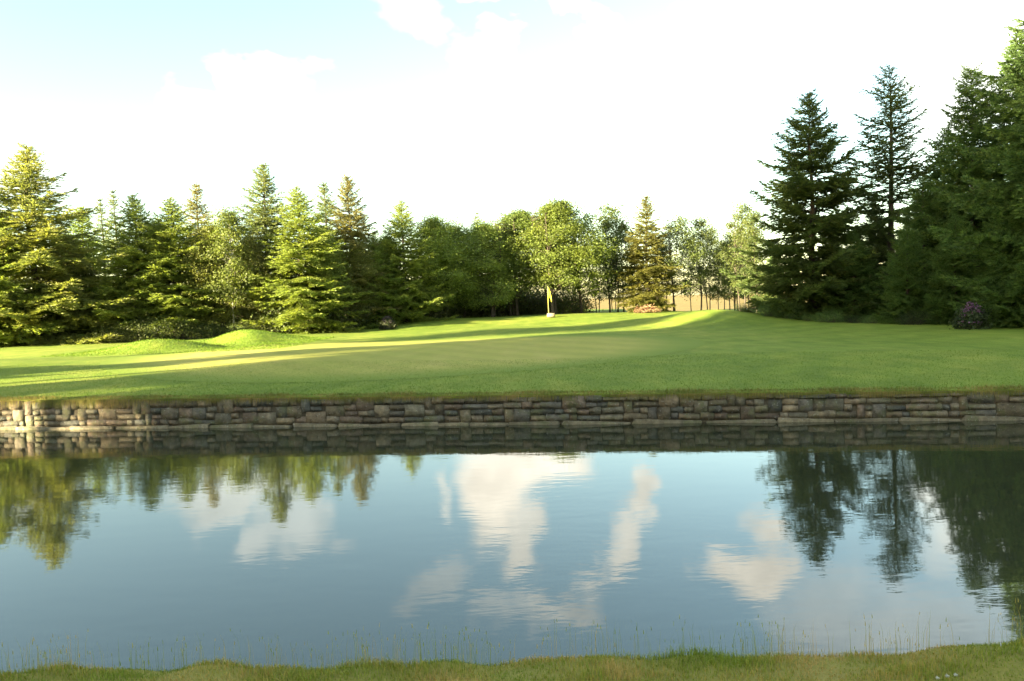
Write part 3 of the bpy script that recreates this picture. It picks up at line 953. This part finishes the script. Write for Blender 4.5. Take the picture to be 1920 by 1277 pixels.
# unseen trees beside the pond, spaced and sized to throw the lawn shadows
ROW = [(-30, y, h, w, kd) for y, h, w, kd in ((-25, 28, 0.5, 'full_c'), (-22, 27, 0.5, 'full_c'), (-19, 28, 0.45, 'full_a'), (-16, 27, 0.45, 'full_a'), (-12.6, 28, 0.45, 'full_c'), (-9.6, 27, 0.42, 'full_a'),
       (-7.2, 25, 0.38, 'full_c'), (-5.2, 23, 0.36, 'full_c'), (-3.4, 21, 0.42, 'slim_a'), (0.4, 20, 0.9, 'tall_broad'),
       (3.2, 21, 0.33, 'full_c'), (4.8, 20, 0.33, 'full_c'), (9.5, 21, 0.42, 'slim_a'), (17.0, 20, 0.9, 'tall_broad'))]
ROW += [(-35, y, 27, 0.5, 'full_c') for y in (-27.5, -24.5, -21, -18, -14.5, -11.5)] + [(-35, y, 22, 0.55, 'full_c') for y in (-9.0, -7.0)]  # rows further back, added to close light gaps towards the right
ROW += [(-37, y, 24.5, 0.8, 'tall_broad') for y in (-7.0, -4.0, -1.6)] + [(-37, 1.6, 27, 0.75, 'tall_broad')]
for k, (XB, yb, hb, wb, kd) in enumerate(ROW):
    plant(kd, XB + (k % 3 - 1) * 0.6, yb, hb, GREEN, 'tall unseen tree in the rows along the side of the pond, placed for its shade', group='rows of unseen trees placed to shade the lawn', width=wb)


# ------------------------------------------------------------------ flowering bushes, brush, flag, small things
def rhododendron(u, v, D, h, w, label, leafc, petc, seed):
    x, y, z = at(u, v, D)
    root = thing('rhododendron_bush', label, 'bush', (x, y, float(terrain(x, y))), 0.6 * seed)
    rng = np.random.default_rng(seed)
    sm, fm = shrub(seed + 50, h, w, 46, 80, 0.10)
    obj('stem', sm, root)
    obj('foliage', fm, root, color=leafc)
    CC, OO = [], []
    for i in range(34):
        a = rng.uniform(0, 6.28); e = rng.uniform(0.05, 1.45)
        c = np.array([np.cos(a) * np.cos(e) * w * 1.02, np.sin(a) * np.cos(e) * w * 1.02, 0.15 + h * np.sin(e) * 0.98])
        q = rng.normal(0, 0.055, (26, 3))
        CC.append(c + q); OO.append(unit(q))
    V, F = leaf_quads(rng, np.concatenate(CC), 0.07, np.concatenate(OO))
    obj('blossom', mesh_np('blossom', V, F, 'petals'), root, color=petc)


rhododendron(1822, 600, 27.8, 0.72, 0.36, 'rhododendron bush with pale purple blossom below the shaded dark spruces', (0.04, 0.06, 0.025), (0.24, 0.12, 0.25), 1)
rhododendron(727, 612, 46.6, 0.55, 0.34, 'small rhododendron with dim mauve blossom at the edge of the sunlit lawn', (0.045, 0.055, 0.025), (0.09, 0.065, 0.09), 2)  # leaf and petal colours darkened to offset the sunlight on this bush


def brush_heap():
    x, y, z = at(1215, 590, 54)
    root = thing('brush_heap', 'low heap of reddish brown cut twigs at the foot of the golden topped spruce', 'brush heap', (x, y, float(terrain(x, y))))
    rng = np.random.default_rng(4)
    for nm, n, mat in (('twig_pile', 260, 'old_wood'),):
        tb = Tubes(4)
        for i in range(n):
            a = rng.uniform(0, 6.28); r = 0.75 * math.sqrt(rng.uniform(0, 1))
            zc = 0.62 * (1 - r / 0.85) * rng.uniform(0.2, 1)
            c = np.array([r * np.cos(a), r * np.sin(a) * 0.7, zc + 0.03])
            d = unit(rng.normal(0, 1, 3) * np.array([1, 1, 0.28])) * rng.uniform(0.18, 0.42)
            P = np.stack([c - d, c + rng.normal(0, 0.02, 3), c + d]); P[:, 2] = np.maximum(P[:, 2], 0.01)
            tb.add(P, np.array([0.016, 0.013, 0.007]))
        obj(nm, tb.mesh(nm, mat), root)
    V, F = leaf_quads(rng, np.concatenate([rng.normal(0, 1, (900, 3)) * np.array([0.38, 0.25, 0.12]) + np.array([-0.1, 0, 0.22])]), 0.09, unit(rng.normal(0, 1, (900, 3))))
    V[:, 2] = np.maximum(V[:, 2], 0.01)
    obj('withered_leaves', mesh_np('withered_leaves', V, F, 'leaves'), root, color=(0.22, 0.11, 0.08))


brush_heap()


def flagstick():
    x, y, z = at(1029, 598, 52)
    zg = float(terrain(x, y))
    root = thing('flagstick', 'yellow golf flag hanging limp on a thin flagstick at the back of the green', 'flag', (x, y, zg))
    tb = Tubes(8)
    tb.add(np.array([[0, 0, -0.15], [0, 0, 1.0], [0, 0, 2.02]]), np.array([0.014, 0.013, 0.012]))
    obj('pole', tb.mesh('flag_pole', 'yellow_paint'), root)
    tb = Tubes(8)
    tb.add(np.array([[0, 0, 2.02], [0, 0, 2.04], [0, 0, 2.055]]), np.array([0.022, 0.022, 0.006]))
    obj('finial', tb.mesh('finial', 'yellow_paint'), root)
    # limp cloth: folds gathered against the pole, lower hem trailing
    nu, nv = 22, 14
    V = []
    for j in range(nv):
        t = j / (nv - 1)
        for i in range(nu):
            s = i / (nu - 1)
            drop = 0.62 * s
            x_ = 0.016 + (0.34 * s * (1 - 0.35 * s) + 0.03 * math.sin(s * 9 + t * 2)) * (0.55 + 0.5 * t)
            y_ = 0.045 * math.sin(s * 13 + t * 1.5) * (0.25 + s)
            V.append((x_, y_, 1.99 - t * 0.52 - drop * (0.55 + 0.25 * t)))
    F = [(j * nu + i, j * nu + i + 1, (j + 1) * nu + i + 1, (j + 1) * nu + i) for j in range(nv - 1) for i in range(nu - 1)]
    obj('flag_cloth', mesh_np('flag_cloth', V, np.array(F), 'yellow_cloth', True), root)
    # pale block beside its foot
    me = stone_mesh(77)
    me.materials.clear(); me.materials.append(MATS['pale_stone'])
    b = obj('stone_block', me, None, (x + 0.12, y - 0.6, zg + 0.13))
    b.scale = (0.50, 0.34, 0.26)
    tag(b, 'small pale stone block on the grass at the foot of the yellow flag', 'stone')


flagstick()


def clover():
    rng = np.random.default_rng(9)
    spots = [(1792, 1266), (1776, 1268), (1758, 1272)]
    V, F = leaf_quads(rng, rng.normal(0, 0.004, (60, 3)) + np.array([0, 0, 0.062]), 0.007, unit(rng.normal(0, 1, (60, 3))))
    hm = mesh_np('flower_head', V, F, 'white_petal')
    tb = Tubes(4)
    tb.add(np.array([[0, 0, -0.01], [0.002, 0, 0.03], [0, 0, 0.06]]), np.array([0.0012, 0.0011, 0.001]))
    stm = tb.mesh('flower_stem', 'rough_grass')
    for u, v in spots:
        d = ray(u, v)
        D = 4.35
        for _ in range(6):
            zz = float(bank_z(np.array(d.x * D), np.array(D))) + 0.06
            D = (EYE - zz) / -d.z
        r = thing('clover_flower', 'tiny white clover flower in the rough grass of the near bank', 'flower', (d.x * D, D, zz - 0.06), 0, 'white clover flowers in the near bank')
        obj('head', hm, r)
        obj('stem', stm, r)


clover()
